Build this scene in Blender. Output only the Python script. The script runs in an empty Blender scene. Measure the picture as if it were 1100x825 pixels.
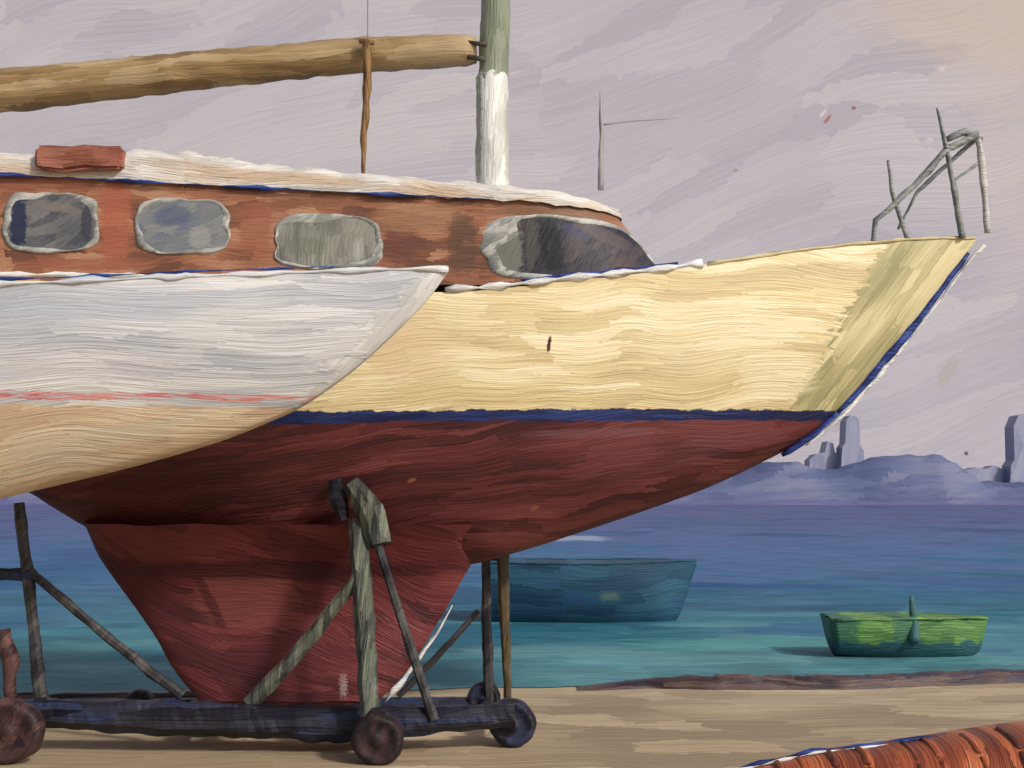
import bpy, math, random
from mathutils import Vector, noise
random.seed(7)
S=bpy.context.scene
CAMH=2.75; F=1400.0; HZ=530.0; D0=14.0
def P(px,py,Y=0.0):
    d=D0+Y
    return Vector(((px-550)/F*d, Y, CAMH+(HZ-py)/F*d))
def lin(c):
    c=c/255.0
    return c/12.92 if c<=0.04045 else ((c+0.055)/1.055)**2.4
def C(r,g,b,k=1.0): return (lin(r)*k,lin(g)*k,lin(b)*k,1.0)
def interp(tab,x):
    if x<=tab[0][0]: return tab[0][1]
    if x>=tab[-1][0]: return tab[-1][1]
    for i in range(len(tab)-1):
        x0,y0=tab[i];x1,y1=tab[i+1]
        if x0<=x<=x1:
            m0=(tab[i+1][1]-tab[i-1][1])/(tab[i+1][0]-tab[i-1][0]) if i>0 else (y1-y0)/(x1-x0)
            m1=(tab[i+2][1]-tab[i][1])/(tab[i+2][0]-tab[i][0]) if i+2<len(tab) else (y1-y0)/(x1-x0)
            h=x1-x0;t=(x-x0)/h
            return ((2*t**3-3*t*t+1)*y0+(t**3-2*t*t+t)*h*m0+(-2*t**3+3*t*t)*y1+(t**3-t*t)*h*m1)

# ------------------------------------------------------------ materials
class NT:
    def __init__(s,name):
        s.m=bpy.data.materials.new(name); s.m.use_nodes=True
        s.t=s.m.node_tree; s.n=s.t.nodes; s.l=s.t.links
        s.b=[x for x in s.n if x.type=='BSDF_PRINCIPLED'][0]
        tc=s.n.new('ShaderNodeTexCoord'); s.obj=tc.outputs['Object']
        sep=s.n.new('ShaderNodeSeparateXYZ'); s.l.new(s.obj,sep.inputs[0])
        s.x,s.y,s.z=sep.outputs
    def set(s,inp,v):
        if isinstance(v,bpy.types.NodeSocket): s.l.new(v,inp)
        else: inp.default_value=v
    def math(s,op,a,b=0.0,c=0.0,clamp=False):
        n=s.n.new('ShaderNodeMath'); n.operation=op; n.use_clamp=clamp
        s.set(n.inputs[0],a); s.set(n.inputs[1],b); s.set(n.inputs[2],c)
        return n.outputs[0]
    def vec(s,a,b,c=0.0):
        n=s.n.new('ShaderNodeCombineXYZ')
        for i,v in enumerate((a,b,c)): s.set(n.inputs[i],v)
        return n.outputs[0]
    def noise(s,v,scale,detail=2,rough=0.5,dist=0.0,col=False,dim='3D'):
        n=s.n.new('ShaderNodeTexNoise'); n.noise_dimensions=dim; s.set(n.inputs['Vector'],v)
        n.inputs['Scale'].default_value=scale; n.inputs['Detail'].default_value=detail
        n.inputs['Roughness'].default_value=rough; n.inputs['Distortion'].default_value=dist
        return n.outputs['Color'] if col else n.outputs[0]
    def ramp(s,f,cols,const=False):
        n=s.n.new('ShaderNodeValToRGB'); s.l.new(f,n.inputs[0])
        e=n.color_ramp.elements
        N=len(cols)
        pts=[(c if len(c)==2 else ((0.25+0.50*i/max(1,N-1)),c)) for i,c in enumerate(cols)]
        e[0].position=pts[0][0]; e[0].color=pts[0][1]
        e[1].position=pts[-1][0]; e[1].color=pts[-1][1]
        for p,c in pts[1:-1]:
            k=e.new(p); k.color=c
        return n.outputs[0]
    def mix(s,f,a,b,mode='MIX'):
        n=s.n.new('ShaderNodeMix'); n.data_type='RGBA'; n.blend_type=mode
        s.set(n.inputs[0],f); s.set(n.inputs[6],a); s.set(n.inputs[7],b)
        return n.outputs[2]
    def sstep(s,v,a,b):
        n=s.n.new('ShaderNodeMapRange'); n.interpolation_type='SMOOTHSTEP'
        s.set(n.inputs[0],v); n.inputs[1].default_value=a; n.inputs[2].default_value=b
        n.inputs[3].default_value=0; n.inputs[4].default_value=1
        return n.outputs[0]
    def plane(s,pl,K=1.0):
        a={'XZ':(s.x,s.z),'XY':(s.x,s.y),'YZ':(s.y,s.z)}[pl]
        if K!=1.0: a=(s.math('DIVIDE',a[0],K),s.math('DIVIDE',a[1],K))
        return a
    def strokes(s,cols,L=0.5,W=0.06,ang=0.0,pl='XZ',K=1.0,wob=0.12,br=55.0,contrast=0.10,reg=0.6,wf=0.55):
        """broad brush dabs with bristle streaks: (colour, height)"""
        a,b=s.plane(pl,K); sd=random.random()*40
        W=W*1.25; br=br*.75
        v=s.vec(s.math('ADD',a,sd),s.math('ADD',b,sd*.7),0.0)
        wn=s.noise(v,wf,1,0.4,col=True,dim='2D')
        vm=s.n.new('ShaderNodeVectorMath'); vm.operation='MULTIPLY_ADD'
        s.l.new(wn,vm.inputs[0]); vm.inputs[1].default_value=(wob*1.5,wob*1.5,0); s.l.new(v,vm.inputs[2])
        r=s.n.new('ShaderNodeVectorRotate'); r.rotation_type='Z_AXIS'
        s.l.new(vm.outputs[0],r.inputs['Vector']); r.inputs['Angle'].default_value=-math.radians(ang)
        rg=s.noise(r.outputs[0],7.0/max(L,.2),1,.5,col=True,dim='2D')
        vr=s.n.new('ShaderNodeVectorMath'); vr.operation='MULTIPLY_ADD'
        s.l.new(rg,vr.inputs[0]); vr.inputs[1].default_value=(L*.35,W*.35,0); s.l.new(r.outputs[0],vr.inputs[2])
        def sc(x,y,src=None):
            n=s.n.new('ShaderNodeVectorMath'); n.operation='MULTIPLY'
            s.l.new(src or r.outputs[0],n.inputs[0]); n.inputs[1].default_value=(x,y,1); return n.outputs[0]
        vo=s.n.new('ShaderNodeTexVoronoi'); vo.voronoi_dimensions='2D'
        s.l.new(sc(1/L,1/W,vr.outputs[0]),vo.inputs['Vector']); vo.inputs['Scale'].default_value=1
        sp=s.n.new('ShaderNodeSeparateColor'); s.l.new(vo.outputs['Color'],sp.inputs[0])
        add=s.n.new('ShaderNodeVectorMath'); add.operation='ADD'
        s.l.new(sc(.7/max(L,.1),br),add.inputs[0])
        s.l.new(s.vec(s.math('MULTIPLY',sp.outputs[2],9.0),s.math('MULTIPLY',sp.outputs[0],2.0)),add.inputs[1])
        bris=s.noise(add.outputs[0],1.0,2,0.7,dim='2D')
        regn=s.noise(sc(.30/L,.20/W),1.0,1,0.6,dim='2D')
        f=s.math('ADD',s.math('MULTIPLY',sp.outputs[0],.46),s.math('MULTIPLY_ADD',regn,.9,-.18))
        f=s.math('ADD',f,s.math('MULTIPLY_ADD',bris,0.30,-.15))
        col=s.ramp(f,cols)
        k=s.math('MULTIPLY_ADD',bris,contrast*3.4,1-contrast*1.7)
        col=s.mix(1.0,col,s.vec(k,k,k),'MULTIPLY')
        h=s.math('ADD',s.math('MULTIPLY',bris,.85),s.math('MULTIPLY',sp.outputs[1],.6))
        return col,h
    def blob(s,cx,cy,rx,ry,ang=0,pl='XZ',K=1.0,rag=0.5,soft=0.15):
        a,b=s.plane(pl,K)
        dx=s.math('SUBTRACT',a,cx); dy=s.math('SUBTRACT',b,cy)
        ca,sa=math.cos(math.radians(ang)),math.sin(math.radians(ang))
        u=s.math('DIVIDE',s.math('ADD',s.math('MULTIPLY',dx,ca),s.math('MULTIPLY',dy,sa)),rx)
        v=s.math('DIVIDE',s.math('SUBTRACT',s.math('MULTIPLY',dy,ca),s.math('MULTIPLY',dx,sa)),ry)
        u4=s.math('POWER',s.math('ABSOLUTE',u),3.0); v4=s.math('POWER',s.math('ABSOLUTE',v),3.0)
        r=s.math('POWER',s.math('ADD',u4,v4),0.333)
        nz=s.noise(s.vec(s.math('ADD',u,cx*3+cy),s.math('MULTIPLY',v,4.0)),1.6,2,.65,dim='2D')
        r=s.math('ADD',r,s.math('MULTIPLY_ADD',nz,rag*2,-rag))
        return s.math('SUBTRACT',1.0,s.sstep(r,1-soft,1+soft))
    def finish(s,col,h,bump=0.5,dist=0.02,rough=0.5,spec=0.3):
        s.l.new(col,s.b.inputs['Base Color'])
        s.b.inputs['Roughness'].default_value=rough
        s.b.inputs['Specular IOR Level'].default_value=spec
        bn=s.n.new('ShaderNodeBump'); bn.inputs['Strength'].default_value=min(1,bump*1.1)
        bn.inputs['Distance'].default_value=dist
        s.l.new(h,bn.inputs['Height']); s.l.new(bn.outputs[0],s.b.inputs['Normal'])
        return s.m
def simple(name,cols,L=.3,W=.04,ang=0,pl='XZ',K=1,bump=.5,dist=.02,rough=.5,**k):
    s=NT(name); c,h=s.strokes(cols,L,W,ang,pl,K,**k)
    return s.finish(c,h,bump,dist,rough)

# ------------------------------------------------------------ mesh helpers
def empty(name):
    o=bpy.data.objects.new(name,None); S.collection.objects.link(o); return o
def mk(name,verts,faces,mats,parent=None,smooth=True):
    me=bpy.data.meshes.new(name); me.from_pydata([tuple(v) for v in verts],[],faces)
    if not isinstance(mats,(list,tuple)): mats=[mats]
    for m in mats: me.materials.append(m)
    me.validate()
    for p in me.polygons: p.use_smooth=smooth
    me.update()
    o=bpy.data.objects.new(name,me); S.collection.objects.link(o)
    if parent: o.parent=parent
    return o
def fixn(o):
    import bmesh
    bm=bmesh.new(); bm.from_mesh(o.data); bmesh.ops.remove_doubles(bm,verts=bm.verts,dist=1e-5)
    bmesh.ops.recalc_face_normals(bm,faces=bm.faces); bm.to_mesh(o.data); bm.free(); return o
def nz(v,s): return noise.noise(Vector(v)*s)
def bar(name,pts,r,mat,parent=None,sides=8,square=False,jit=.10,flat=1.0,seg=.08):
    pts=[Vector(p) for p in pts]
    if not isinstance(r,(list,tuple)): r=[r]*len(pts)
    path=[];rad=[]
    for i in range(len(pts)-1):
        n=max(1,int((pts[i+1]-pts[i]).length/seg))
        for k in range(n):
            t=k/n; path.append(pts[i].lerp(pts[i+1],t)); rad.append(r[i]+(r[i+1]-r[i])*t)
    path.append(pts[-1]); rad.append(r[-1])
    V=[];Fc=[]; N=len(path)
    if square: sides=8
    for i,p in enumerate(path):
        a=path[max(0,i-1)]; b=path[min(N-1,i+1)]
        t=(b-a).normalized()
        ref=Vector((0,1,0)) if abs(t.y)<.9 else Vector((0,0,1))
        u=t.cross(ref).normalized(); w=t.cross(u).normalized()
        for k in range(sides):
            an=2*math.pi*k/sides+math.pi/8*(1 if square else 0)
            cu,cw=math.cos(an),math.sin(an)
            if square:
                m=max(abs(cu),abs(cw)); cu/=m; cw/=m; cu=max(-.95,min(.95,cu))
            q=rad[i]*(1+jit*2*nz(p+Vector((cu,cw,r[0]*9)),5))
            V.append(p+u*cu*q+w*cw*q*flat)
    for i in range(N-1):
        for k in range(sides):
            Fc.append((i*sides+k,i*sides+(k+1)%sides,(i+1)*sides+(k+1)%sides,(i+1)*sides+k))
    Fc.append(tuple(range(sides))[::-1]); Fc.append(tuple((N-1)*sides+k for k in range(sides)))
    return fixn(mk(name,V,Fc,mat,parent,smooth=not square))
def grid(name,fn,nu,nv,mat,parent=None):
    V=[fn(i/(nu-1),j/(nv-1)) for i in range(nu) for j in range(nv)]
    Fc=[(i*nv+j,i*nv+j+1,(i+1)*nv+j+1,(i+1)*nv+j) for i in range(nu-1) for j in range(nv-1)]
    return fixn(mk(name,V,Fc,mat,parent))

# ------------------------------------------------------------ world / light / camera
AZ=46; EL=33
w=bpy.data.worlds.new("World"); S.world=w; w.use_nodes=True
sky=w.node_tree.nodes.new('ShaderNodeTexSky'); sky.sky_type='NISHITA'; sky.sun_disc=False
sky.sun_elevation=math.radians(EL); sky.sun_rotation=math.radians(180-AZ)
sky.dust_density=3.0; sky.air_density=.9
w.node_tree.links.new(sky.outputs[0],w.node_tree.nodes['Background'].inputs[0])
w.node_tree.nodes['Background'].inputs[1].default_value=0.115
ld=bpy.data.lights.new('sun','SUN'); ld.energy=2.5; ld.angle=math.radians(5.0); ld.color=(1,.965,.93)
lo=bpy.data.objects.new('sun',ld); S.collection.objects.link(lo)
dirv=Vector((math.sin(math.radians(AZ))*math.cos(math.radians(EL)),-math.cos(math.radians(AZ))*math.cos(math.radians(EL)),math.sin(math.radians(EL))))
lo.rotation_euler=dirv.to_track_quat('Z','Y').to_euler()
cd=bpy.data.cameras.new('camera'); cam=bpy.data.objects.new('camera',cd); S.collection.objects.link(cam)
cam.location=(0,-D0,CAMH); cam.rotation_euler=(math.radians(90),0,0)
cd.sensor_width=36; cd.lens=36*F/1100; cd.shift_y=(HZ-412.5)/1100; cd.clip_end=5000
S.camera=cam
S.view_settings.view_transform='Standard'; S.view_settings.look='None'; S.view_settings.exposure=0

# ------------------------------------------------------------ sky backdrop
SY=600.0; K=(D0+SY)/D0
def PK(px,py):
    v=P(px,py,SY); return v.x/K,v.z/K
s=NT('sky_paint')
c,h=s.strokes([C(178,173,179),C(185,180,184),C(190,185,188),C(196,190,190)],L=1.1,W=.24,ang=16,K=K,wob=.8,br=30,contrast=.02,wf=.28)
c2,h2=s.strokes([C(194,176,166),C(201,184,168),C(198,182,170)],L=.8,W=.2,ang=-35,K=K,wob=.4,br=20,contrast=.025)
x0,z0=PK(1085,0); m=s.blob(x0,z0,1.6,.85,-28,K=K,rag=.5,soft=.6)
c=s.mix(s.math('MULTIPLY',m,.85),c,c2)
x0,z0=PK(1090,180); m=s.blob(x0,z0,.40,1.3,5,K=K,rag=.5,soft=.7)
c=s.mix(s.math('MULTIPLY',m,.5),c,C(200,188,182))
x0,z0=PK(1000,400); m=s.blob(x0,z0,1.0,.5,25,K=K,rag=.6,soft=.6)
c=s.mix(s.math('MULTIPLY',m,.4),c,C(196,191,193))
for px,py,rx,rz,a,cc_ in ((889,128,.055,.018,52,C(168,92,66)),(884,122,.05,.014,50,C(218,212,206)),(917,116,.022,.02,20,C(140,76,58)),(1012,74,.03,.026,0,C(216,206,194)),(790,183,.03,.02,10,C(172,150,142)),(1018,400,.07,.16,-30,C(180,172,164)),(1038,487,.02,.02,0,C(40,36,50))):
    x0,z0=PK(px,py); m=s.blob(x0,z0,rx,rz,a,K=K,rag=.5,soft=.3); c=s.mix(s.math('MULTIPLY',m,.8),c,cc_)
m_sky=s.finish(c,h,bump=.25,dist=1.0,rough=.6,spec=.25)
V=[];pl=[]
for i in range(9): pl.append((-900+225*i,SY))
wing=[]
for k in range(1,9):
    a=math.radians(k*13); wing.append((900+500*math.sin(a),SY-500+500*math.cos(a)))
path=[(-x,y) for x,y in wing[::-1]]+pl+wing
for x,y in path: V+= [(x,y,-5),(x,y,220),(x,y,460)]
Fc=[]
for i in range(len(path)-1):
    for j in range(2): Fc.append((i*3+j,i*3+j+1,(i+1)*3+j+1,(i+1)*3+j))
mk('sky',V,Fc,m_sky)

# ------------------------------------------------------------ ground
s=NT('sand_ground')
c,h=s.strokes([C(152,134,108),C(172,152,122),C(186,166,134),C(200,182,150)],L=1.3,W=.5,ang=3,pl='XY',wob=.3,br=10,contrast=.05)
m=s.blob(-3.2,-.4,2.3,.9,3,pl='XY',rag=.6,soft=.3); c=s.mix(s.math('MULTIPLY',m,.7),c,C(146,126,100))  # brownish shadow area at left, painted into the sand colour
m=s.blob(-3.2,-1.15,1.9,.10,2,pl='XY',rag=.6,soft=.3); c=s.mix(s.math('MULTIPLY',m,.85),c,C(92,98,132))  # blue-grey shadow line painted onto the sand
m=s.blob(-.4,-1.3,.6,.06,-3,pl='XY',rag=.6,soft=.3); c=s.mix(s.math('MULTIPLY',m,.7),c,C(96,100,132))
m=s.blob(3.2,-1.5,1.4,.18,-8,pl='XY',rag=.7,soft=.3); c=s.mix(s.math('MULTIPLY',m,.5),c,C(210,188,150))
m=s.blob(3.0,3.4,2.6,.5,0,pl='XY',rag=.6,soft=.3); c=s.mix(s.math('MULTIPLY',m,.5),c,C(156,134,112))
m_gr=s.finish(c,h,bump=.6,dist=.05,rough=.8,spec=.15)
mk('ground',[(-1200,-300,0),(1200,-300,0),(1200,900,0),(-1200,900,0)],[(0,1,2,3)],m_gr)

# ------------------------------------------------------------ water
s=NT('sea_water')
yy=s.math('ADD',s.y,D0)
lg=s.math('LOGARITHM',yy,10.0)
wn=s.noise(s.vec(s.math('MULTIPLY',s.x,.10),s.math('MULTIPLY',s.y,.22)),1.0,3,.65,dim='2D')
lgw=s.math('ADD',lg,s.math('MULTIPLY_ADD',wn,.4,-.2))
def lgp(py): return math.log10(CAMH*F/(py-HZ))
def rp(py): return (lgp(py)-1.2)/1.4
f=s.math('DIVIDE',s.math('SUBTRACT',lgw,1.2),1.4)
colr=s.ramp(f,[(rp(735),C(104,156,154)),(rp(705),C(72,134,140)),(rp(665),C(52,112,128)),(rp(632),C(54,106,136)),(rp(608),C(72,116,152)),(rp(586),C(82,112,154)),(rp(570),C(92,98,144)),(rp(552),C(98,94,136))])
c1,h1=s.strokes([C(30,78,104),C(62,118,136),C(98,152,160),C(60,92,146)],L=2.0,W=1.3,ang=0,pl='XY',wob=.4,br=2.8,contrast=.08)
c3,h3_=s.strokes([C(38,72,120),C(82,118,156),C(96,104,152),C(48,104,136)],L=5,W=6,ang=0,pl='XY',wob=1.2,br=.8,contrast=.06)
far=s.sstep(s.y,8.0,32.0)
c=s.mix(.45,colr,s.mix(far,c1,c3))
g=s.noise(s.vec(s.math('MULTIPLY',s.x,.45),s.math('MULTIPLY',s.y,.8)),1.0,3,.7,dim='2D')
kk=s.math('MULTIPLY_ADD',g,.9,.5); c=s.mix(1.0,c,s.vec(kk,kk,kk),'MULTIPLY')
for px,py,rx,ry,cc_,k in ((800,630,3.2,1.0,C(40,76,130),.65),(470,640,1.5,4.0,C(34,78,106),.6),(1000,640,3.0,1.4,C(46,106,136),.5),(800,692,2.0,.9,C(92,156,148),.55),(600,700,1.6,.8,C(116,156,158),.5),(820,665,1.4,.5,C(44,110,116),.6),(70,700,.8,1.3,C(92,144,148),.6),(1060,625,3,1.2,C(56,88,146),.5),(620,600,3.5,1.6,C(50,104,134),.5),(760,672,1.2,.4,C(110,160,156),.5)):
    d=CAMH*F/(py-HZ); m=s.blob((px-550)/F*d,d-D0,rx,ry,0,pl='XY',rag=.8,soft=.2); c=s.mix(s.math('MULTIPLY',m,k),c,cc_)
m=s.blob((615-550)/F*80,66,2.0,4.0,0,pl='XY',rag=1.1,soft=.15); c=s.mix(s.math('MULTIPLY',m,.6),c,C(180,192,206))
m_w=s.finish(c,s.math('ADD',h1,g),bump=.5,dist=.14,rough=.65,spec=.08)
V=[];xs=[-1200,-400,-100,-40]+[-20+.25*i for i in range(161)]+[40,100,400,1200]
def shore(x): return 4.35+.10*x+.35*nz((x,0,3),.5)+.12*nz((x,2,3),2.1) if abs(x)<=20 else 4.35+.1*max(-20,min(20,x))
for x in xs: V+=[(x,shore(x),.012),(x,9,.012),(x,SY+5,.012)]
Fc=[]
for i in range(len(xs)-1):
    for j in range(2): Fc.append((i*3+j,(i+1)*3+j,(i+1)*3+j+1,i*3+j+1))
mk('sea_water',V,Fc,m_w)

# quay edge
m_q=simple('quay_stone',[C(50,40,46),C(78,60,58),C(104,82,74),C(60,56,70)],L=.5,W=.05,bump=.7)
V=[];Fc=[]
N=150
for i in range(N+1):
    x=.9+ (11.0-.9)*i/N
    y=shore(x)-.15
    hh=.15+.08*abs(nz((x,5,1),1.7))+.05*abs(nz((x,1,1),7))
    hh*=min(1,i/25)
    for dy,z in ((-.24,0),(-.20,hh*.85),(0,hh),(.15,hh*.9),(.22,0)): V.append((x,y+dy,z))
    if i<N:
        for j in range(4): Fc.append((i*5+j,(i+1)*5+j,(i+1)*5+j+1,i*5+j+1))
fixn(mk('quay_edge',V,Fc,m_q))
V=[];Fc=[]
for i in range(61):
    x=-6.6+4.6*i/60; y=shore(x)-.12; hh=.05+.06*abs(nz((x,5,1),2.5))
    for dy,z in ((-.15,0),(-.1,hh),(.1,hh),(.15,0)): V.append((x,y+dy,z))
    if i<60:
        for j in range(3): Fc.append((i*4+j,(i+1)*4+j,(i+1)*4+j+1,i*4+j+1))
fixn(mk('quay_edge',V,Fc,m_q))

# ------------------------------------------------------------ hills and far harbour
KH=(D0+300)/D0
s=NT('far_hills_paint')
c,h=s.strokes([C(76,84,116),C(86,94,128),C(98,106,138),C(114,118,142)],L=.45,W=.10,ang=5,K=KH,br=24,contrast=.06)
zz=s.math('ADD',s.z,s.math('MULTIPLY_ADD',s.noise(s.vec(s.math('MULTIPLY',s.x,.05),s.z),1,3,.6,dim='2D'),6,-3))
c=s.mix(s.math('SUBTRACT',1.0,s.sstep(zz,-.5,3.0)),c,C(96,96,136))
m_h=s.finish(c,h,bump=.5,dist=.8,rough=.7)
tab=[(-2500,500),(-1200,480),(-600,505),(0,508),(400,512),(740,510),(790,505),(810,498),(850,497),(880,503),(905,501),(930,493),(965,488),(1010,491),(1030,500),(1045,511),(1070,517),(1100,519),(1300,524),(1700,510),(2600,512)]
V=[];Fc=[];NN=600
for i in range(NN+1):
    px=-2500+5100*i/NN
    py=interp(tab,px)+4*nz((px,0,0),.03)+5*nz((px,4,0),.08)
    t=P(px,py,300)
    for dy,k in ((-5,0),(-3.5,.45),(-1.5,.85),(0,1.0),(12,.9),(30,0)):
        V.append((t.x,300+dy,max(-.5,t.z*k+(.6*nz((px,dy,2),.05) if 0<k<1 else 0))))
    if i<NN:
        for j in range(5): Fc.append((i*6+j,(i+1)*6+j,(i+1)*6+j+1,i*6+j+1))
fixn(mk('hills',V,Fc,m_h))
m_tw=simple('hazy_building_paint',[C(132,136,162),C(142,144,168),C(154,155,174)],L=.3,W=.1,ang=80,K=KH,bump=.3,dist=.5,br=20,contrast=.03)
def building(nm,part,outline,Y=305,dpt=6):
    """faceted prism with a stepped roofline, outline given left to right"""
    e=empty(nm); V=[];n=len(outline)
    pts=[P(x,y,Y) for x,y in outline]
    V=[(p.x,Y,max(-.3,p.z)) for p in pts]+[(p.x,Y+dpt,max(-.3,p.z)) for p in pts]
    Fc=[tuple(range(n))[::-1],tuple(range(n,2*n))]+[(i,(i+1)%n,n+(i+1)%n,n+i) for i in range(n)]
    fixn(mk(part,V,Fc,m_tw,e,smooth=False))
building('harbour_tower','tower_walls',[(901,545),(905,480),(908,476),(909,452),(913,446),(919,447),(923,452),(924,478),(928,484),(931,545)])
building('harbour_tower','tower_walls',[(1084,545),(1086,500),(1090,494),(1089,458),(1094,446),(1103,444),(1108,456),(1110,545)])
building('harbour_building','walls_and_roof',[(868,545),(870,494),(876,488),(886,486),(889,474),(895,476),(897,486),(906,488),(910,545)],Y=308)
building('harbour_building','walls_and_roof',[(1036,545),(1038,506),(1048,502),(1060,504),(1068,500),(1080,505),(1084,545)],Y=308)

# ------------------------------------------------------------ hull builder
def hull(name,sheer,keel,beam,Yc,px0,px1,mat,parent,pw=2.2,pe=.75,nu=150,nv=34,deckmat=None,deck=True):
    rows=[]
    for i in range(nu):
        t=i/(nu-1); px=px0+(px1-px0)*(1-(1-t)**1.25)
        ps=interp(sheer,px); pk=max(interp(keel,px),ps+.5); b=max(.004,interp(beam,px))
        row=[]
        top=P(px,ps,Yc-b); bot=P(px,pk,Yc)
        for j in range(nv):
            v=j/(nv-1)
            f=(1-(1-v)**pw)**pe
            y=Yc-b*f
            x=bot.x+(top.x-bot.x)*v; z=bot.z+(top.z-bot.z)*v
            z+=.012*nz((px*.05,0,1),1)*v
            row.append(Vector((x,y,z)))
        rows.append(row)
    V=[];Fc=[]
    for r in rows:
        V+=r; V+=[Vector((p.x,2*Yc-p.y,p.z)) for p in r]
    W=2*nv
    for i in range(nu-1):
        for j in range(nv-1):
            Fc.append((i*W+j,(i+1)*W+j,(i+1)*W+j+1,i*W+j+1))
            Fc.append((i*W+nv+j,i*W+nv+j+1,(i+1)*W+nv+j+1,(i+1)*W+nv+j))
    Fc.append(tuple(range(0,nv))+tuple(range(2*nv-1,nv-1,-1)))
    fixn(mk('hull',V,Fc,mat,parent))
    if deck:
        V=[];Fc=[]
        for r in rows:
            a=r[-1]; V+=[(a.x,a.y+.004,a.z-.01),(a.x,Yc,a.z+.03),(a.x,2*Yc-a.y-.004,a.z-.01)]
        for i in range(nu-1):
            for j in range(2): Fc.append((i*3+j,(i+1)*3+j,(i+1)*3+j+1,i*3+j+1))
        fixn(mk('deck',V,Fc,deckmat or mat,parent))
    return rows

white_impasto=simple('white_impasto_paint',[C(204,203,200),C(222,221,216),C(234,232,228)],L=.2,W=.03,bump=.8,wob=.2)
blue_line=simple('blue_line_paint',[C(26,38,92),C(34,52,118),C(54,78,146)],L=.25,W=.02,bump=.6)

# ---- main yacht
Y1=1.2
yacht=empty('sailing_yacht')
s=NT('yacht_hull_paint')
top,h1=s.strokes([C(204,182,138),C(218,200,152),C(228,211,164),C(238,224,186)],L=.75,W=.085,ang=2,wob=.3,br=44,contrast=.04)
kh,h2=s.strokes([C(156,150,110),C(176,168,124),C(196,188,142),C(218,206,162)],L=.6,W=.07,ang=52,wob=.08,br=44,contrast=.08)
bx=s.math('ADD',s.x,s.math('MULTIPLY',s.z,-.57))
pa=P(915,325,.8); thr=pa.x-.57*pa.z
nn=s.noise(s.vec(s.math('MULTIPLY',s.x,3),s.math('MULTIPLY',s.z,12)),1,2,.6,dim='2D')
m=s.sstep(s.math('ADD',bx,s.math('MULTIPLY_ADD',nn,.6,-.3)),thr-.05,thr+.05)
top=s.mix(m,top,kh); hT=s.math('ADD',s.math('MULTIPLY',h1,s.math('SUBTRACT',1.0,m)),s.math('MULTIPLY',h2,m))
for (px,py,rx,rz,a,cc,k) in [(440,370,.40,.42,20,C(222,196,154),.75),(520,425,1.2,.10,0,C(210,190,140),.6),(770,360,.8,.35,0,C(230,217,178),.5),(850,400,.4,.22,10,C(232,220,182),.7),(600,300,.9,.05,3,C(198,174,130),.6),(860,285,.8,.07,8,C(200,182,138),.7)]:
    q=P(px,py,.2); m=s.blob(q.x,q.z,rx,rz,a,rag=.5,soft=.35); top=s.mix(s.math('MULTIPLY',m,k),top,cc)
q=P(590,369,.1); m=s.blob(q.x,q.z,.02,.085,-8,rag=.5); top=s.mix(m,top,C(80,46,40))
bot,h3=s.strokes([C(64,30,32),C(82,37,38),C(98,46,46),C(116,60,60)],L=.75,W=.075,ang=9,wob=.3,br=50,contrast=.09)
for (px,py,rx,rz,a,cc,k) in [(150,540,.85,.36,8,C(72,32,30),.7),(330,500,.6,.18,12,C(78,36,36),.6),(700,490,.9,.22,12,C(106,58,62),.5),(800,470,.6,.08,5,C(112,66,72),.6),(450,560,.5,.12,10,C(104,52,56),.5),(640,465,.7,.05,2,C(122,82,88),.5)]:  # tone patches; the purple ones towards the bow are painted highlights
    q=P(px,py,.4); m=s.blob(q.x,q.z,rx,rz,a,rag=.6,soft=.3); bot=s.mix(s.math('MULTIPLY',m,k),bot,cc)
for px,py in ((443,516),(575,546)):
    q=P(px,py,.5); m=s.blob(q.x,q.z,.045,.02,20,rag=.8); bot=s.mix(s.math('MULTIPLY',m,.7),bot,C(150,96,66))
nb=s.noise(s.vec(s.math('MULTIPLY',s.x,2.5),s.math('MULTIPLY',s.z,5)),1,4,.7,dim='2D')
zl=s.math('ADD',s.z,s.math('MULTIPLY_ADD',nb,.10,-.05))
zl=s.math('SUBTRACT',zl,s.math('MULTIPLY',s.x,.012))
stripe,h4=s.strokes([C(24,32,72),C(32,44,92),C(44,60,114)],L=.5,W=.03,br=50)
mb=s.sstep(zl,3.655,3.668); ms=s.sstep(zl,3.535,3.55)
col=s.mix(ms,bot,stripe); col=s.mix(mb,col,top)
hh=s.math('ADD',s.math('MULTIPLY',h3,s.math('SUBTRACT',1.0,mb)),s.math('MULTIPLY',hT,mb))
hh=s.math('ADD',hh,s.math('MULTIPLY',mb,.5))
m_hull=s.finish(col,hh,bump=.65,dist=.02,rough=.5,spec=.3)
sheer=[(-700,300),(-200,300),(0,301),(300,306),(480,314),(600,303),(720,290),(850,271),(940,261),(1000,257),(1049,257)]
keelp=[(-700,420),(-400,445),(-200,470),(-60,505),(0,520),(30,528),(50,541),(110,574),(200,594),(300,603),(400,609),(500,607),(560,592),(620,573),(700,546),(760,524),(820,496),(860,474),(900,441),(950,385),(1000,323),(1049,258)]
beam=[(-700,.6),(-400,.95),(-100,1.15),(200,1.22),(500,1.15),(700,.92),(850,.6),(950,.32),(1000,.18),(1049,.02)]
m_deck=simple('deck_paint',[C(200,190,165),C(215,205,180)],pl='XY')
rows=hull('hull',sheer,keelp,beam,Y1,-700,1049,m_hull,yacht,deckmat=m_deck)
stem=[P(px,interp(keelp,px),Y1) for px in (838,860,880,900,920,940,960,980,1000,1020,1040,1052)]
off=lambda pts,dx,dz:[p+Vector((dx,0,dz)) for p in pts]
bar('stem_band',off(stem[3:-1],.0,-.02),[.03,.04,.055,.06,.055,.045,.04,.025],blue_line,yacht,jit=.35)
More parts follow.
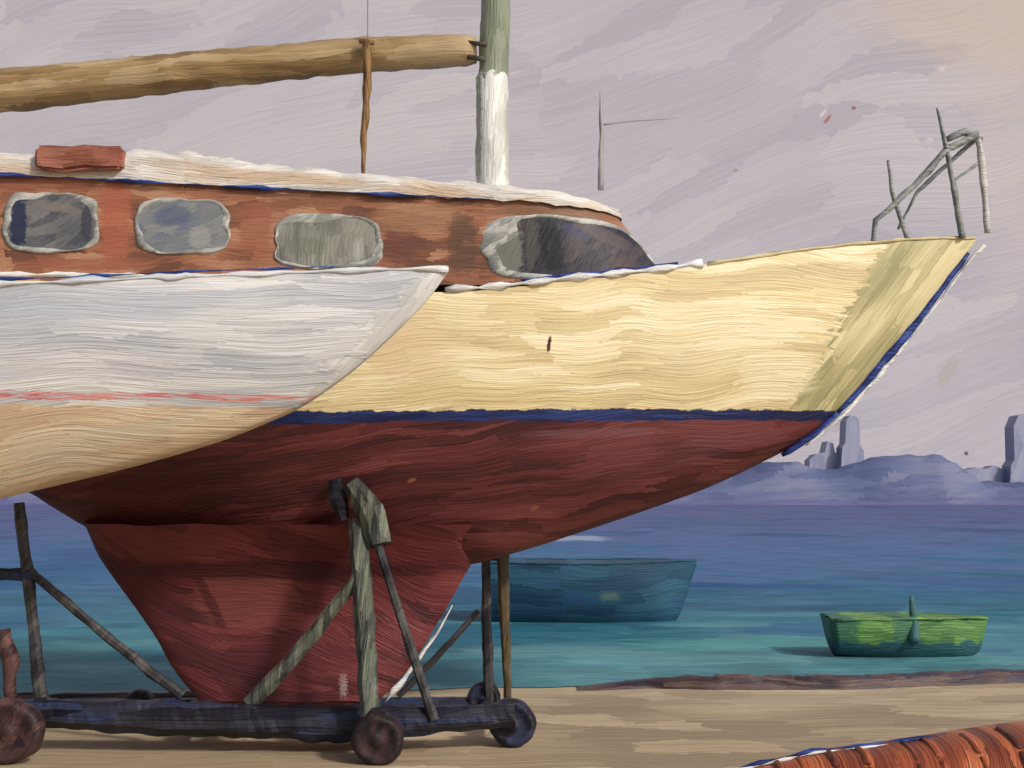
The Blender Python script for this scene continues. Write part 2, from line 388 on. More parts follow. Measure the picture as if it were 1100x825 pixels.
bar('forefoot_line',off(stem[:4],.02,-.02),[.02,.045,.04,.02],blue_line,yacht,jit=.5)
bar('stem_edge',off(stem[1:],.06,-.05),[.010,.012,.018,.022,.024,.018,.014,.012,.014,.018,.026],white_impasto,yacht,jit=.8)
tr=[P(px,interp(sheer,px)-3,Y1-interp(beam,px)) for px in range(478,760,12)]
bar('toe_rail',tr,[.03+.018*math.sin(i*1.7) for i in range(len(tr))],white_impasto,yacht,jit=.5)
tr=[P(px,interp(sheer,px)-6,Y1-interp(beam,px)+.05) for px in range(560,740,12)]
bar('blue_trim',tr,.018,blue_line,yacht,jit=.6)
tr=[P(px,interp(sheer,px)-6,Y1-interp(beam,px)) for px in range(-600,480,20)]
bar('toe_rail_aft',tr,[.028+.014*math.sin(i*2.1) for i in range(len(tr))],white_impasto,yacht,jit=.5)
m_bowcap=simple('bow_cap_paint',[C(180,168,126),C(204,192,152)],L=.2,W=.03)
tr=[P(px,interp(sheer,px)-1,Y1-interp(beam,px)) for px in range(760,1050,12)]
bar('bow_rail',tr,.018,m_bowcap,yacht,jit=.6)
# keel fin
s=NT('keel_paint')
c,h=s.strokes([C(72,32,35),C(88,38,41),C(100,44,47),C(114,54,54)],L=.5,W=.11,ang=-20,wob=.6,br=44,contrast=.08)
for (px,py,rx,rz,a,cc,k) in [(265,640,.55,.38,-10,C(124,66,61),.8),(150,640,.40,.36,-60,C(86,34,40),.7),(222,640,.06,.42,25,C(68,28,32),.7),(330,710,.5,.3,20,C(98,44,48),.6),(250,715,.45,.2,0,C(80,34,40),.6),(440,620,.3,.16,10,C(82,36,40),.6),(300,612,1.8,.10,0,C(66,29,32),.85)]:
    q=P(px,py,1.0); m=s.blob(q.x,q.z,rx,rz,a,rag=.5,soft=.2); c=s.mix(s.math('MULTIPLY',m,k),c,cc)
q=P(368,738,1.0); m=s.blob(q.x,q.z,.04,.12,0,rag=1.3,soft=.1); c=s.mix(s.math('MULTIPLY',m,.5),c,C(180,160,160))
m_keel=s.finish(c,h,bump=.65,dist=.02,rough=.5)
def keelfn(u,v,side):
    pl_=interp([(0,90),(.15,108),(.6,165),(.8,185),(1,212)],v)
    pr=interp([(0,545),(.12,515),(.5,474),(.8,440),(1,408)],v)
    py=interp([(0,562),(.15,600),(1,752)],v)
    px=pl_+(pr-pl_)*u
    th=(.12+.64*(1-v)**5)*(1-(abs(2*u-1))**3.2)**.5
    p=P(px,py+3*nz((px*.02,v,0),1),Y1); p.y-=side*th; return p
for sd,nm in ((1,'keel'),(-1,'keel_far_face')):
    grid(nm,lambda u,v:keelfn(u,v,sd),50,40,m_keel,yacht)
kb=[P(px,752,Y1) for px in (214,260,300,350,402)]
bar('keel_shoe',kb,[.05,.09,.1,.09,.05],m_keel,yacht,flat=1)
le=[P(px,py,Y1) for px,py in ((484,650),(468,680),(452,702),(436,724),(422,742),(412,754))]
bar('keel_leading_edge',off(le,.02,0),[.006,.014,.026,.016,.028,.01],white_impasto,yacht,jit=.9)

# ---- cabin
def zpt(px): return CAMH+(530-(186+33*px/640))/F*14.5
def zpb(px): return CAMH+(530-304)/F*14.4-.02
def Scab(u,v,out=0.0):
    vv=min(max(v,0),1)
    wv=.80-.06*vv+out; av=1.98-.75*vv+out
    if u<=0: x=u; y=Y1-wv
    else:
        th=min(u/1.6,math.pi/2); x=av*math.sin(th); y=Y1-wv*math.cos(th)
    px=550+x/14.5*F
    z0=zpb(px); z1=zpt(px)
    return Vector((x,y,z0+(z1-z0)*v))
s=NT('cabin_wood_paint')
c,h=s.strokes([C(104,70,54),C(132,86,64),C(152,102,76),C(170,126,98)],L=.35,W=.085,ang=2,wob=.25,br=42,contrast=.08)
for (px,py,rx,rz,a,cc,k) in [(125,235,.16,.5,0,C(164,92,70),.8),(40,195,.6,.09,0,C(134,76,56),.7),(275,245,.18,.3,0,C(144,84,62),.7),(430,262,.17,.22,0,C(106,66,56),.85),(452,235,.5,.16,0,C(152,114,84),.7),(497,262,.16,.32,0,C(94,68,54),.8),(600,225,.8,.08,0,C(126,92,68),.8),(90,285,.7,.07,0,C(146,88,66),.7),(350,215,.6,.08,3,C(128,86,60),.7)]:
    q=P(px,py,.45); m=s.blob(q.x,q.z,rx,rz,a,rag=.5,soft=.25); c=s.mix(s.math('MULTIPLY',m,k),c,cc)
m_wood=s.finish(c,h,bump=.75,dist=.02,rough=.5)
UM=1.6*math.pi/2
def cabfn(a,v,sd):
    u=(-10+10*(a/.5)) if a<=.5 else UM*(a-.5)/.5
    p=Scab(u,v)
    if sd<0: p.y=2*Y1-p.y
    return p
for sd,nm in ((1,'cabin_side'),(-1,'cabin_far_side')):
    grid(nm,lambda a,v:cabfn(a,v,sd),81,8,m_wood,yacht)
def roofth(x): return interp([(-6,.22),(-4.6,.24),(-3.9,.34),(-2.8,.25),(-1,.17),(.3,.13),(1.2,.06)],x)
s=NT('cabin_roof_paint')
c,h=s.strokes([C(190,184,174),C(208,203,194),C(224,220,212),C(206,188,166)],L=.4,W=.05,ang=-4,wob=.25,br=48,contrast=.06)
for px,py,rx,k in ((300,190,.9,.8),(460,207,.6,.7),(40,183,.7,.7),(200,178,.4,.5)):
    q=P(px,py,.4); m=s.blob(q.x,q.z,rx,.06,-4,rag=.8,soft=.3); c=s.mix(s.math('MULTIPLY',m,k),c,C(194,166,136))
m_roof=s.finish(c,h,bump=.9,dist=.03,rough=.5)
V=[];Fc=[]
us=[-10+.1*i for i in range(101)]+[UM*i/24 for i in range(1,25)]
for u in us:
    b=Scab(u,1,.05); x=b.x; th=roofth(x)*(1+.25*nz((x,0,8),3)+.16*nz((x,0,8),9))
    lo_=.03+.035*nz((x,3,1),5)
    for k in range(7):
        if k==0: p=Vector((b.x,b.y,b.z-lo_))
        elif k==1: p=Vector((b.x,b.y-.0,b.z+th*.6))
        elif k==2: p=Vector((b.x-.02*(u>0),b.y+.05,b.z+th))
        else:
            t=(k-2)/4; y0=b.y+.05; p=Vector((b.x-.02,y0+(Y1-y0)*t,b.z+th+.05*math.sin(t*math.pi/2)))
        V.append(p)
nK=7;n0=len(us)
for i in range(n0-1):
    for j in range(nK-1): Fc.append((i*nK+j,(i+1)*nK+j,(i+1)*nK+j+1,i*nK+j+1))
off_=len(V); V+= [Vector((p.x,2*Y1-p.y,p.z)) for p in V[:off_]]
Fc+= [tuple(off_+q for q in f) for f in Fc[:]]
fixn(mk('cabin_roof',V,Fc,m_roof,yacht))
pts=[Scab(-6+.25*i,.985,.06) for i in range(24)]
bar('roof_trim',[p+Vector((0,0,-.02)) for p in pts],[.003+.022*max(0,math.sin(i*1.1)) for i in range(24)],blue_line,yacht,jit=.6)
m_red=simple('red_hatch_paint',[C(118,68,56),C(138,82,66),C(156,102,84)],L=.3,W=.05,bump=.8)
q0=P(38,182,.32);q1=P(131,157,.32)
def rbox(name,a,b,mat,parent,j=.02,n=6):
    a=Vector(a);b=Vector(b)
    import bmesh
    bm=bmesh.new(); bmesh.ops.create_cube(bm,size=1)
    for v in bm.verts: v.co=Vector(((a.x+b.x)/2+v.co.x*(b.x-a.x),(a.y+b.y)/2+v.co.y*(b.y-a.y),(a.z+b.z)/2+v.co.z*(b.z-a.z)))
    mn=min(abs(b.x-a.x),abs(b.y-a.y),abs(b.z-a.z))
    bmesh.ops.bevel(bm,geom=bm.edges[:],offset=mn*.15,segments=2,affect='EDGES')
    bmesh.ops.subdivide_edges(bm,edges=[e for e in bm.edges if e.calc_length()>mn*.5],cuts=n,use_grid_fill=True)
    for v in bm.verts:
        v.co+=Vector((nz(v.co,4),nz(v.co+Vector((5,5,5)),4),nz(v.co+Vector((9,1,5)),4)))*j*2
    me=bpy.data.meshes.new(name); bm.to_mesh(me); bm.free(); me.materials.append(mat)
    o=bpy.data.objects.new(name,me); S.collection.objects.link(o); o.parent=parent; return o
rbox('roof_hatch',(q0.x,.29,q0.z),(q1.x,1.1,q1.z),m_red,yacht)

m_frame=simple('window_frame_paint',[C(122,124,120),C(156,156,150),C(188,187,180)],L=.16,W=.05,ang=25,wob=.3,bump=.7,dist=.02,contrast=.07)
def window(name,u0,u1,v0,v1,glass,fw=.16,framemat=None,pw=4.0,both=True,fwr=None):
    cu,cv=(u0+u1)/2,(v0+v1)/2; ru,rv=(u1-u0)/2,(v1-v0)/2
    N=56
    def outl(k):
        a=2*math.pi*k/N
        ca,sa=math.cos(a),math.sin(a)
        q=(abs(ca)**pw+abs(sa)**pw)**(-1/pw)
        jx=1+.07*nz((ca*2,sa*2,u0*3),1.5)+.015*nz((ca*2,sa*2,u0*5),5)
        return ca*q*jx, sa*q*jx
    for sd in ((1,-1) if both else (1,)):
        def pt(a,b,o):
            p=Scab(cu+a*ru,cv+b*rv,o)
            if sd<0: p.y=2*Y1-p.y
            return p
        def shr(a,b,sh,k):
            ca,sa=math.cos(2*math.pi*k/N),math.sin(2*math.pi*k/N)
            sh2_=sh*(1+1.3*nz((ca,sa,u0*7),1.3))
            if fwr: aa=a*(1-sh2_*(fwr if a<0 else 1))
            else: aa=a*(1-sh2_*(rv/ru*1.25 if rv<ru else 1))
            return aa,b*(1-sh2_*1.15)
        V=[];Fc=[]
        for s_,o in [(1.0,.001),(1.0-fw*.15,.022),(1-fw*.6,.024),(1-fw,.012)]:
            for k in range(N):
                a,b=outl(k); aa,bb=shr(a,b,1-s_,k)
                V.append(pt(aa,bb,o*(1+.3*nz((k*.4,s_*9,u0),1))))
        for r in range(3):
            for k in range(N): Fc.append((r*N+k,r*N+(k+1)%N,(r+1)*N+(k+1)%N,(r+1)*N+k))
        fixn(mk(name+'_frame',V,Fc,framemat or m_frame,yacht))
        V=[];Fc=[];R=10
        for r in range(R):
            for k in range(N):
                a,b=outl(k); aa,bb=shr(a,b,fw,k)
                t=1-r/(R-.999)
                V.append(pt(aa*t,bb*t,.013))
        for r in range(R-1):
            for k in range(N): Fc.append((r*N+k,r*N+(k+1)%N,(r+1)*N+(k+1)%N,(r+1)*N+k))
        Fc.append(tuple((R-1)*N+k for k in range(N)))
        fixn(mk(name+'_pane',V,Fc,glass,yacht))
def glassmat(name,cols,blobs,ang=90):
    s=NT(name); c,h=s.strokes(cols,L=.25,W=.08,ang=ang,wob=.3,br=38,contrast=.08)
    for (px,py,rx,rz,a,cc,k) in blobs:
        q=P(px,py,.42); m=s.blob(q.x,q.z,rx,rz,a,rag=.5,soft=.2); c=s.mix(s.math('MULTIPLY',m,k),c,cc)
    return s.finish(c,h,bump=.6,dist=.02,rough=.5,spec=.25)
g1=glassmat('window_glass_a',[C(74,76,82),C(92,92,96),C(114,112,110)],[(20,240,.09,.28,0,C(34,42,68),.9),(93,240,.06,.2,0,C(56,58,70),.8),(60,222,.25,.05,-10,C(122,116,108),.7)],45)
g2=glassmat('window_glass_b',[C(112,116,118),C(132,133,130),C(106,112,124)],[(185,232,.2,.10,10,C(84,92,116),.7),(215,255,.12,.12,0,C(156,155,148),.6)],20)
g3=glassmat('window_glass_c',[C(108,108,100),C(126,126,116),C(140,139,128)],[(385,268,.06,.12,0,C(168,168,160),.6),(330,265,.2,.1,0,C(112,114,100),.7)],80)
g4=glassmat('windscreen_glass',[C(42,44,54),C(58,54,60),C(74,66,68)],[(545,270,.16,.36,0,C(112,112,104),.95),(592,262,.12,.3,8,C(26,30,38),.95),(570,262,.05,.3,0,C(74,74,68),.9),(655,250,.3,.08,-20,C(90,80,80),.6),(680,282,.25,.06,-15,C(74,58,54),.8),(618,247,.15,.05,-25,C(56,60,92),.7)],60)
def ux(px): return (px-550)/F*14.42
def vy(px,py):
    z=CAMH+(530-py)/F*14.42; return (z-zpb(px))/(zpt(px)-zpb(px))
for nm,a,b,t,bt,g in (('window_1',3,105,206,271,g1),('window_2',146,247,212,273,g2),('window_3',296,410,230,289,g3)):
    pc=(a+b)/2; window(nm,ux(a),ux(b),vy(pc,bt),vy(pc,t),g)
window('window_4',ux(-150),ux(-50),vy(-100,268),vy(-100,204),g1)
window('window_5',ux(-310),ux(-210),vy(-260,266),vy(-260,200),g1)
window('windscreen',ux(516),2.16,.03,.84,g4,fw=.11,fwr=1.9,pw=3.2)

# ---- mast, boom, rigging
s=NT('mast_paint')
c,h=s.strokes([C(112,120,100),C(130,138,116),C(146,152,130)],L=.4,W=.06,ang=88,wob=.1,br=42,contrast=.07)
cw,hw=s.strokes([C(194,195,188),C(214,214,207),C(228,228,223)],L=.3,W=.06,ang=80,wob=.15,br=40,contrast=.06)
q=P(528,82,Y1); n_=s.noise(s.obj,9,2,.6)
m=s.sstep(s.math('ADD',s.z,s.math('MULTIPLY_ADD',n_,.4,-.2)),q.z-.02,q.z+.02)
c=s.mix(m,cw,c)
q=P(514,140,Y1); mm=s.blob(q.x,q.z,.035,.6,0,rag=.8); c=s.mix(s.math('MULTIPLY',mm,.8),c,C(142,144,126))
q=P(545,150,Y1); mm=s.blob(q.x,q.z,.03,.5,0,rag=.8); c=s.mix(s.math('MULTIPLY',mm,.6),c,C(160,162,148))
m_mast=s.finish(c,h,bump=.8,dist=.02,rough=.5)
a=P(529,200,Y1); b=P(533,-10,Y1); top=Vector((b.x+.05,Y1,13.5))
bar('mast',[Vector((a.x,Y1,a.z-.15)),P(529,85,Y1),P(530,80,Y1),b,top],[.195,.19,.175,.17,.10],m_mast,yacht,sides=16,jit=.06,seg=.08)
m_boom=simple('boom_sail_cover_paint',[C(120,94,60),C(140,114,76),C(158,132,94),C(174,152,116)],L=.7,W=.07,ang=4,wob=.1,bump=.8,contrast=.07)
bp=[P(512,54,Y1),P(500,54,Y1),P(380,60,Y1),P(200,77,Y1),P(0,98,Y1),P(-300,130,Y1),P(-700,165,Y1)]
bar('boom',bp,[.14,.185,.20,.215,.25,.27,.12],m_boom,yacht,sides=16,jit=.06,seg=.08)
m_fit=simple('dark_fitting_paint',[C(62,58,54),C(86,80,70)],bump=.6)
bar('gooseneck',[P(493,44,Y1-.1),P(522,48,Y1-.2)],[.02,.03],m_fit,yacht); bar('gooseneck_lower',[P(500,60,Y1-.1),P(520,64,Y1-.2)],[.03,.03],m_fit,yacht)
m_rope=simple('rope_paint',[C(116,86,48),C(138,106,64),C(102,74,44)],L=.2,W=.02,ang=90,bump=.8)
bar('mainsheet',[P(394,45,.9),P(395,80,.9),P(391,150,.9),P(390,196,.9)],[.045,.05,.035,.02],m_rope,yacht,jit=.4)
bar('mainsheet_strap',[P(386,44,.92),P(402,46,.92)],[.03,.03],m_rope,yacht)
m_wire=simple('rigging_paint',[C(148,146,148),C(160,157,158)],L=.3,W=.02,ang=90,bump=.3)
bar('topping_lift',[P(395,44,.95),P(397,-300,1.0)],.009,m_wire,yacht)
bar('stanchion',[P(645,204,1.3),P(646,140,1.3),P(645,98,1.3)],[.034,.026,.012],m_wire,yacht,jit=.3)
bar('lifeline',[P(646,134,1.3),P(680,130,1.3),P(730,127,1.3)],[.010,.007,.002],m_wire,yacht,jit=.4)
# ---- pulpit
m_pul=simple('pulpit_paint',[C(112,117,116),C(132,136,132),C(150,151,148)],L=.2,W=.02,bump=.8)
m_pl=simple('pulpit_light_paint',[C(184,181,177),C(204,200,194)],L=.2,W=.02,bump=.8)
def tb(nm,pts,r,m=m_pul): bar(nm,pts,r,m,yacht,jit=.3)
tb('rail_near',[P(937,262,.88),P(941,237,.9),P(985,196,.98),P(1018,160,1.05),P(1050,144,1.15)],[.026,.03,.036,.04,.045])
tb('rail_top',[P(1018,150,1.05),P(1036,141,1.1),P(1054,150,1.2)],[.03,.05,.035])
tb('post_a',[P(954,172,.93),P(958,205,.95),P(975,258,.98)],[.016,.024,.03])
tb('post_b',[P(1007,116,1.02),P(1018,165,1.04),P(1034,256,1.08)],[.014,.03,.034])
tb('post_c',[P(1050,144,1.18),P(1056,190,1.2),P(1061,250,1.2)],[.035,.04,.034],m_pl)
tb('rail_far',[P(965,246,1.42),P(985,206,1.42),P(1050,148,1.25)],[.016,.02,.03])
tb('rail_mid',[P(1022,196,1.05),P(1050,176,1.15)],[.016,.016])

# ------------------------------------------------------------ second yacht (white)
Y2=-1.7
y2=empty('sailing_yacht')
s=NT('white_yacht_hull_paint')
c1,h1=s.strokes([C(170,173,179),C(185,187,191),C(197,198,199),C(212,212,210)],L=.75,W=.085,ang=4,wob=.25,br=44,contrast=.035)
c2,h2=s.strokes([C(186,187,186),C(203,203,201),C(220,220,216)],L=.45,W=.07,ang=48,wob=.1,br=44,contrast=.05)
pa=P(375,370,-2.1); thr=pa.x-.9*pa.z
nn=s.noise(s.vec(s.math('MULTIPLY',s.x,3),s.math('MULTIPLY',s.z,10)),1,2,.6,dim='2D')
m=s.sstep(s.math('ADD',s.math('ADD',s.x,s.math('MULTIPLY',s.z,-.9)),s.math('MULTIPLY_ADD',nn,1.0,-.5)),thr-.1,thr+.1)
c=s.mix(m,c1,c2); h1=s.math('ADD',s.math('MULTIPLY',h1,s.math('SUBTRACT',1.0,m)),s.math('MULTIPLY',h2,m))
for (px,py,rx,rz,a,cc,k) in [(120,330,1.0,.12,4,C(177,182,190),.7),(240,345,.5,.2,15,C(203,202,199),.6),(100,390,.9,.12,0,C(192,190,192),.6),(150,412,1.2,.04,2,C(214,212,208),.7)]:
    q=P(px,py,-2.4); m=s.blob(q.x,q.z,rx,rz,a,rag=.5,soft=.35); c=s.mix(s.math('MULTIPLY',m,k),c,cc)
pc,h3=s.strokes([C(198,172,144),C(209,186,156),C(217,198,170),C(204,191,166)],L=.7,W=.085,ang=16,wob=.2,br=44,contrast=.04)
nb=s.noise(s.vec(s.math('MULTIPLY',s.x,3),s.math('MULTIPLY',s.z,6)),1,4,.7,dim='2D')
zl=s.math('ADD',s.z,s.math('MULTIPLY_ADD',nb,.10,-.05))
m1=s.sstep(zl,3.53,3.56); c=s.mix(m1,pc,c)
ma=s.math('MULTIPLY',s.sstep(zl,3.585,3.60),s.math('SUBTRACT',1.0,s.sstep(zl,3.65,3.67)))
rn=s.sstep(s.noise(s.vec(s.math('MULTIPLY',s.x,2.2),s.math('MULTIPLY',s.z,30)),1,3,.6,dim='2D'),.38,.48)
red,_=s.strokes([C(202,130,126),C(212,150,143),C(196,110,108)],L=.4,W=.03)
c=s.mix(s.math('MULTIPLY',s.math('MULTIPLY',ma,rn),.9),c,red)
m_h2=s.finish(c,h1,bump=.65,dist=.02,rough=.5)
sh2=[(-1100,312),(-600,312),(0,305),(200,297),(400,290),(482,289)]
kl2=[(-1100,520),(-800,575),(-500,600),(-250,588),(-100,560),(0,536),(80,517),(160,497),(240,473),(300,449),(330,434),(370,406),(400,381),(440,343),(465,315),(482,291)]
bm2=[(-1100,.6),(-700,1.0),(-300,1.0),(0,.86),(150,.68),(300,.42),(400,.22),(450,.11),(482,.02)]
rows2=hull('hull',sh2,kl2,bm2,Y2,-1100,482,m_h2,y2,deckmat=m_deck)
tr=[P(px,interp(sh2,px),Y2-interp(bm2,px)) for px in range(-1000,482,20)]
bar('toe_rail',tr,[.020+.012*math.sin(i*1.3) for i in range(len(tr))],simple('white_rail_paint',[C(190,194,200),C(210,210,206)],L=.3,W=.03),y2,jit=.6)
tr=[P(px,interp(sh2,px)-5,Y2-interp(bm2,px)+.06) for px in range(-100,380,20)]
bar('blue_trim',tr,[.004+.016*max(0,math.sin(i*1.3+1)) for i in range(len(tr))],blue_line,y2,jit=.5)
def keel2(u,v,side):
    xl=-9.4+.9*v; xr=-6.4-1.0*v; zz=2.6-2.25*v
    th=(.1+.15*(1-v)**3)*(1-(abs(2*u-1))**2.6)**.5
    return Vector((xl+(xr-xl)*u,Y2-side*th,zz))
for sd,nm in ((1,'keel'),(-1,'keel_far_face')): grid(nm,lambda u,v:keel2(u,v,sd),24,12,m_h2,y2)
bar('keel_block',[(-8.9,Y2,.17),(-7.0,Y2,.17)],.17,m_fit,y2,square=True)

# ------------------------------------------------------------ cradle
m_olive=simple('cradle_olive_paint',[C(42,44,42),C(62,65,58),C(84,87,76),C(106,110,94)],L=.4,W=.045,ang=86,bump=.8,contrast=.09)
m_dark=simple('cradle_dark_paint',[C(20,19,28),C(30,30,40),C(44,43,50),C(40,50,78)],L=.6,W=.06,ang=0,bump=.7,contrast=.09)
m_brace=simple('cradle_brace_paint',[C(40,40,44),C(58,56,58),C(78,75,72)],L=.4,W=.05,ang=50,bump=.8,contrast=.08)
m_rust=simple('cradle_rust_paint',[C(76,66,50),C(98,84,60),C(70,60,48)],L=.3,W=.05,ang=90,bump=.8,contrast=.08)
m_wheel=simple('wheel_paint',[C(34,25,29),C(48,34,36),C(66,48,46)],L=.12,W=.07,ang=30,bump=1.0,wob=.4,contrast=.08)
m_wheel2=simple('wheel_dark_paint',[C(22,22,32),C(34,34,46),C(46,50,74)],L=.12,W=.07,ang=30,bump=1.0,wob=.4,contrast=.08)
m_wheelr=simple('wheel_red_paint',[C(44,30,34),C(66,44,43),C(92,64,60)],L=.15,W=.07,ang=60,bump=1.0,wob=.4,contrast=.08)
cr=empty('boat_cradle')
def cb(nm,pts,r,m,**k): return bar(nm,pts,r,m,cr,**k)
def wheel(nm,px,py,rp_,Y,mat,parent):
    c=P(px,py,Y); r=rp_/F*(D0+Y); c.z=r*.98
    V=[];Fc=[];N=32
    prof=[(0.0,-.12),(.18,-.13),(.24,-.10),(.62,-.10),(.74,-.125),(.88,-.11),(.96,-.08),(1.0,-.04),(1.0,.04),(.95,.10),(.8,.12),(.3,.12),(0,.12)]
    for rr,dy in prof:
        for k in range(N):
            a=2*math.pi*k/N; q=r*rr*(1+.10*nz((math.cos(a)*2,math.sin(a)*2,px),.9))
            V.append((c.x+q*math.cos(a),c.y+dy,max(.004,c.z+q*math.sin(a))))
    for i in range(len(prof)-1):
        for k in range(N): Fc.append((i*N+k,i*N+(k+1)%N,(i+1)*N+(k+1)%N,(i+1)*N+k))
    fixn(mk(nm,V,Fc,mat,parent))
wheel('wheel_front',406,787,28,-.75,m_wheel,cr)
wheel('wheel_right',550,775,26,.15,m_wheel2,cr)
wheel('wheel_rear_right',520,760,18,2.2,m_wheel2,cr)
wheel('wheel_rear_left',150,760,14,2.2,m_wheel2,cr)
cb('beam_long',[P(20,764,-.15),P(180,771,-.15),P(370,778,-.15),P(470,773,-.1),P(552,768,.0)],[.14,.19,.19,.15,.13],m_dark,square=True,jit=.10)
cb('beam_cross_front',[P(404,770,-.72),P(404,765,2.2)],[.1,.1],m_dark,square=True)
cb('beam_cross_keel',[P(215,768,-.1),P(230,764,2.2)],[.1,.1],m_dark,square=True)
cb('beam_right_cross',[P(545,772,.05),P(520,757,2.2)],[.08,.08],m_dark,square=True)
cb('beam_rear',[P(60,760,2.2),P(520,757,2.2)],[.1,.1],m_dark,square=True)
cb('keel_bed',[P(205,762,1.2),P(410,762,1.2)],[.1,.1],m_dark,square=True)
cb('prop_main',[P(384,560,.28),P(390,640,-.1),P(398,772,-.62)],[.10,.11,.105],m_olive,square=True,jit=.12)
cb('prop_head',[P(377,518,.2),P(398,548,.2),P(408,586,.12)],[.09,.15,.13],m_olive,square=True,jit=.18)
cb('prop_pad',[P(360,515,.28),P(364,535,.28),P(370,558,.28)],[.07,.10,.06],m_dark,square=True,jit=.18)
cb('brace_left',[P(386,618,-.02),P(330,690,-.05),P(268,757,-.1)],[.065,.08,.085],m_olive,square=True,jit=.15)
cb('brace_right',[P(402,572,.1),P(432,668,-.1),P(466,774,-.25)],[.045,.05,.055],m_brace,square=True,jit=.15)
cb('prop_rear_a',[P(522,596,1.9),P(523,680,2.0),P(526,760,2.15)],[.05,.065,.07],m_brace,square=True,jit=.15)
cb('prop_rear_b',[P(540,588,1.8),P(541,640,1.9),P(546,762,2.1)],[.075,.07,.045],m_rust,square=True,jit=.15)
cb('brace_rear',[P(514,656,2.1),P(470,705,2.1),P(428,748,2.15)],[.035,.04,.04],m_brace,square=True,jit=.2)
cb('brace_rear_b',[P(500,600,1.9),P(540,600,1.9)],[.02,.03],m_brace,square=True)
cr2=empty('boat_cradle')
def cc(nm,pts,r,m,**k): return bar(nm,pts,r,m,cr2,**k)
cc('post_left',[P(20,540,.0),P(32,640,.0),P(44,752,.0)],[.055,.06,.07],m_brace,square=True,jit=.2)
cc('cross_left',[P(-120,612,.0),P(36,618,.0)],[.06,.07],m_dark,square=True,jit=.2)
cc('brace_left_long',[P(32,614,-.02),P(110,680,-.02),P(196,748,-.05)],[.05,.05,.06],m_brace,square=True,jit=.2)
cc('beam_left',[P(-500,764,-.15),P(20,764,-.15)],[.13,.13],m_dark,square=True)
cc('post_far_left',[P(-250,600,-.9),P(-230,764,-.2)],[.07,.07],m_olive,square=True)
wheel('wheel_left',10,762,36,-.75,m_wheelr,cr2)
wheel('wheel_far_left',-400,775,30,-.4,m_wheelr,cr2)
cc('axle_stub',[P(4,676,-.7),P(8,700,-.7),P(12,750,-.7)],[.05,.09,.05],m_wheelr,jit=.4)

# ------------------------------------------------------------ moored boats on the water
def smallboat(name,px0,px1,ptop,pbot,Yc,bw,mat,railmat,shr=3,rake=.08,tail=.7,rr=.03):
    e=empty(name)
    sh=[(px0,ptop),((px0+px1)/2,ptop+shr),(px1,ptop-2)]
    w=px1-px0
    kl=[(px0,pbot-2),(px0+w*.3,pbot+3),(px0+w*.7,pbot+3),(px1-w*rake,pbot-6),(px1,ptop+4)]
    bm=[(px0,bw*tail),(px0+w*.4,bw),(px0+w*.75,bw*.75),(px1,.02)]
    rows=hull('hull',sh,kl,bm,Yc,px0,px1,mat,e,pw=2.6,pe=.55,nu=60,nv=14)
    pts=[r[-1] for r in rows[::3]]+[rows[-1][-1]]
    bar('gunwale',pts,rr,railmat,e,jit=.6)
    bar('gunwale_far',[Vector((p.x,2*Yc-p.y,p.z)) for p in pts],rr,railmat,e,jit=.3)
    return e
s=NT('teal_boat_paint')
c,h=s.strokes([C(28,62,84),C(34,72,94),C(44,86,106),C(38,72,104)],L=1.0,W=.25,br=18,contrast=.06,wob=.3)
q=P(655,640,13.5); m=s.blob(q.x,q.z,.18,.07,0,rag=1.5,soft=.1); c=s.mix(s.math('MULTIPLY',m,.4),c,C(120,132,90))
m_teal=s.finish(c,h,bump=.5,dist=.03,rough=.6)
smallboat('moored_boat',520,748,604,674,14.2,1.0,m_teal,m_teal,shr=2,rake=.10,tail=.9,rr=.02)
s=NT('green_dinghy_paint')
c,h=s.strokes([C(72,110,62),C(90,130,68),C(106,148,80)],L=.4,W=.10,wob=.2,br=30,contrast=.08)
q=P(902,683,7.4); m=s.blob(q.x,q.z,.34,.5,0,rag=.7); c=s.mix(s.math('MULTIPLY',m,.8),c,C(48,96,82))
q=P(975,675,7.4); m=s.blob(q.x,q.z,.20,.5,0,rag=.7); c=s.mix(s.math('MULTIPLY',m,.7),c,C(50,100,86))
m=s.sstep(s.math('ADD',s.z,s.math('MULTIPLY_ADD',s.noise(s.obj,3,2,.6),.4,-.2)),.24,.30); c=s.mix(m,C(46,88,94),c)
m_gd=s.finish(c,h,bump=.8,dist=.03)
dg=smallboat('dinghy',896,1060,666,706,8.0,.5,m_gd,m_gd,shr=-1,rake=.05,tail=.95)
bar('oar_post',[P(979,640,7.6),P(981,662,7.6),P(983,690,7.5)],[.03,.07,.10],simple('teal_post_paint',[C(46,86,88),C(60,100,96)],L=.3,W=.03,ang=90),dg,jit=.3)

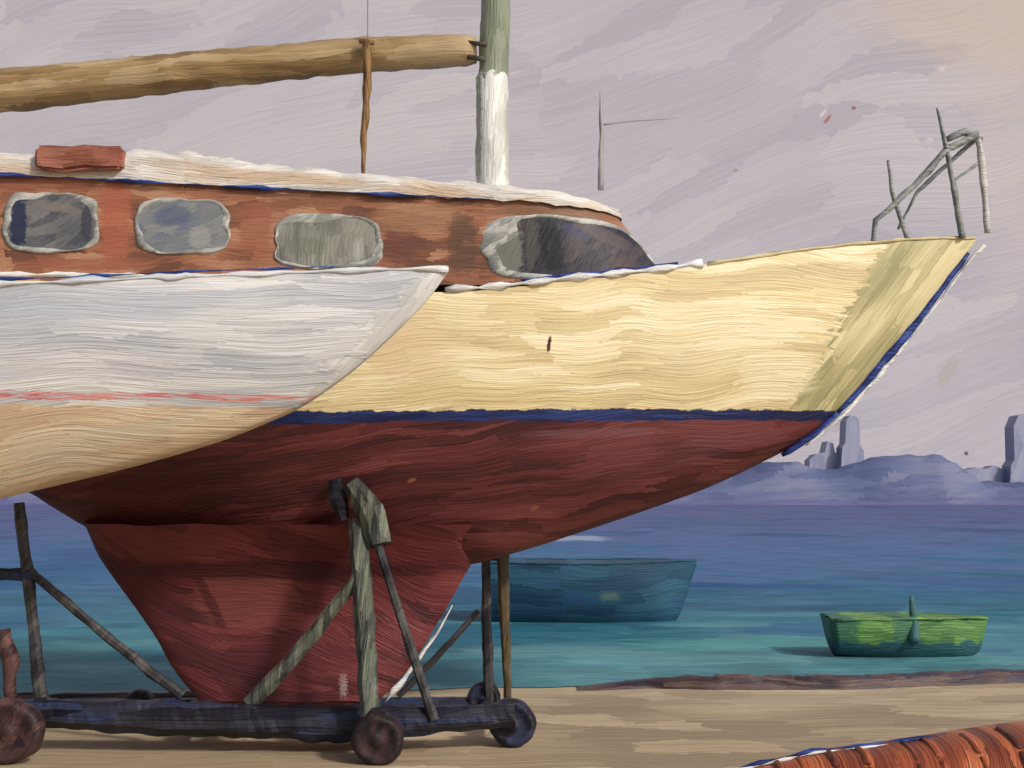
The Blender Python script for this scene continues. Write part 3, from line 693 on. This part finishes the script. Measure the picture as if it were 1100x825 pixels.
# ------------------------------------------------------------ upturned orange boat in the foreground
ob=empty('upturned_rowing_boat')
s=NT('orange_boat_paint')
c,h=s.strokes([C(118,58,40),C(156,78,48),C(182,98,60),C(196,120,80)],L=.35,W=.08,ang=80,wob=.15,br=50,contrast=.10)
m_or=s.finish(c,h,bump=.9,dist=.02,rough=.5)
m_or2=simple('orange_rib_paint',[C(92,46,36),C(146,72,44),C(176,92,56)],L=.3,W=.05,ang=80,bump=.9,contrast=.10)
Yo=-5.4
ko=[(690,858),(740,844),(800,827),(870,811),(940,802),(1000,794),(1100,780),(1300,766),(1450,780),(1560,850)]
bo=[(690,.04),(740,.2),(800,.34),(900,.5),(1100,.68),(1300,.66),(1450,.5),(1560,.3)]
ro=[]
nu=110
for i in range(nu):
    px=690+(1560-690)*i/(nu-1)
    k=P(px,interp(ko,px),Yo); b=interp(bo,px); zb=.45
    row=[]
    for j in range(18):
        t=j/17*math.pi/2
        lap=.012*((j*5/17)%1)
        row.append(Vector((k.x,Yo-b*math.sin(t)**.8-lap,zb+(k.z-zb)*math.cos(t)**.7)))
    ro.append(row)
V=[];Fc=[]
for r in ro:
    V+=r; V+=[Vector((p.x,2*Yo-p.y,p.z)) for p in r]
for i in range(nu-1):
    for j in range(17):
        Fc.append((i*36+j,(i+1)*36+j,(i+1)*36+j+1,i*36+j+1)); Fc.append((i*36+18+j,i*36+18+j+1,(i+1)*36+18+j+1,(i+1)*36+18+j))
fixn(mk('hull',V,Fc,m_or,ob))
i=18
while i<nu-2:
    r=ro[i]; pts=[p+Vector((0,.008,-.006)) for p in r[:16]]
    rr=.014+.016*random.random()
    bar('rib',pts,[rr]*len(pts),m_or2,ob,jit=.3,seg=.05)
    i+=random.choice((3,4,5,6))
n1=34
pts=[r[0]+Vector((0,-.02,.010)) for r in ro[:n1]]
bar('keel_strip_white',pts,[(.008+.008*math.sin(k*1.1))*(1 if k<24 else .5) for k in range(len(pts))],white_impasto,ob,jit=.8)
pts=[r[0]+Vector((0,.02,.016)) for r in ro[:n1+8]]
bar('keel_strip_blue',pts,[.009+.007*math.sin(k*.9) for k in range(len(pts))],blue_line,ob,jit=.6)
bar('trestle',[(2.4,Yo-.5,.4),(2.4,Yo+.5,.4)],.07,m_brace,ob,square=True)
bar('trestle_fwd',[(4.2,Yo-.6,.4),(4.2,Yo+.6,.4)],.07,m_brace,ob,square=True)
for x in (2.4,4.2):
    for dy in (-.45,.45): bar('trestle_leg',[(x,Yo+dy,0),(x,Yo+dy,.36)],.05,m_brace,ob,square=True)
print('objs',len(bpy.data.objects))
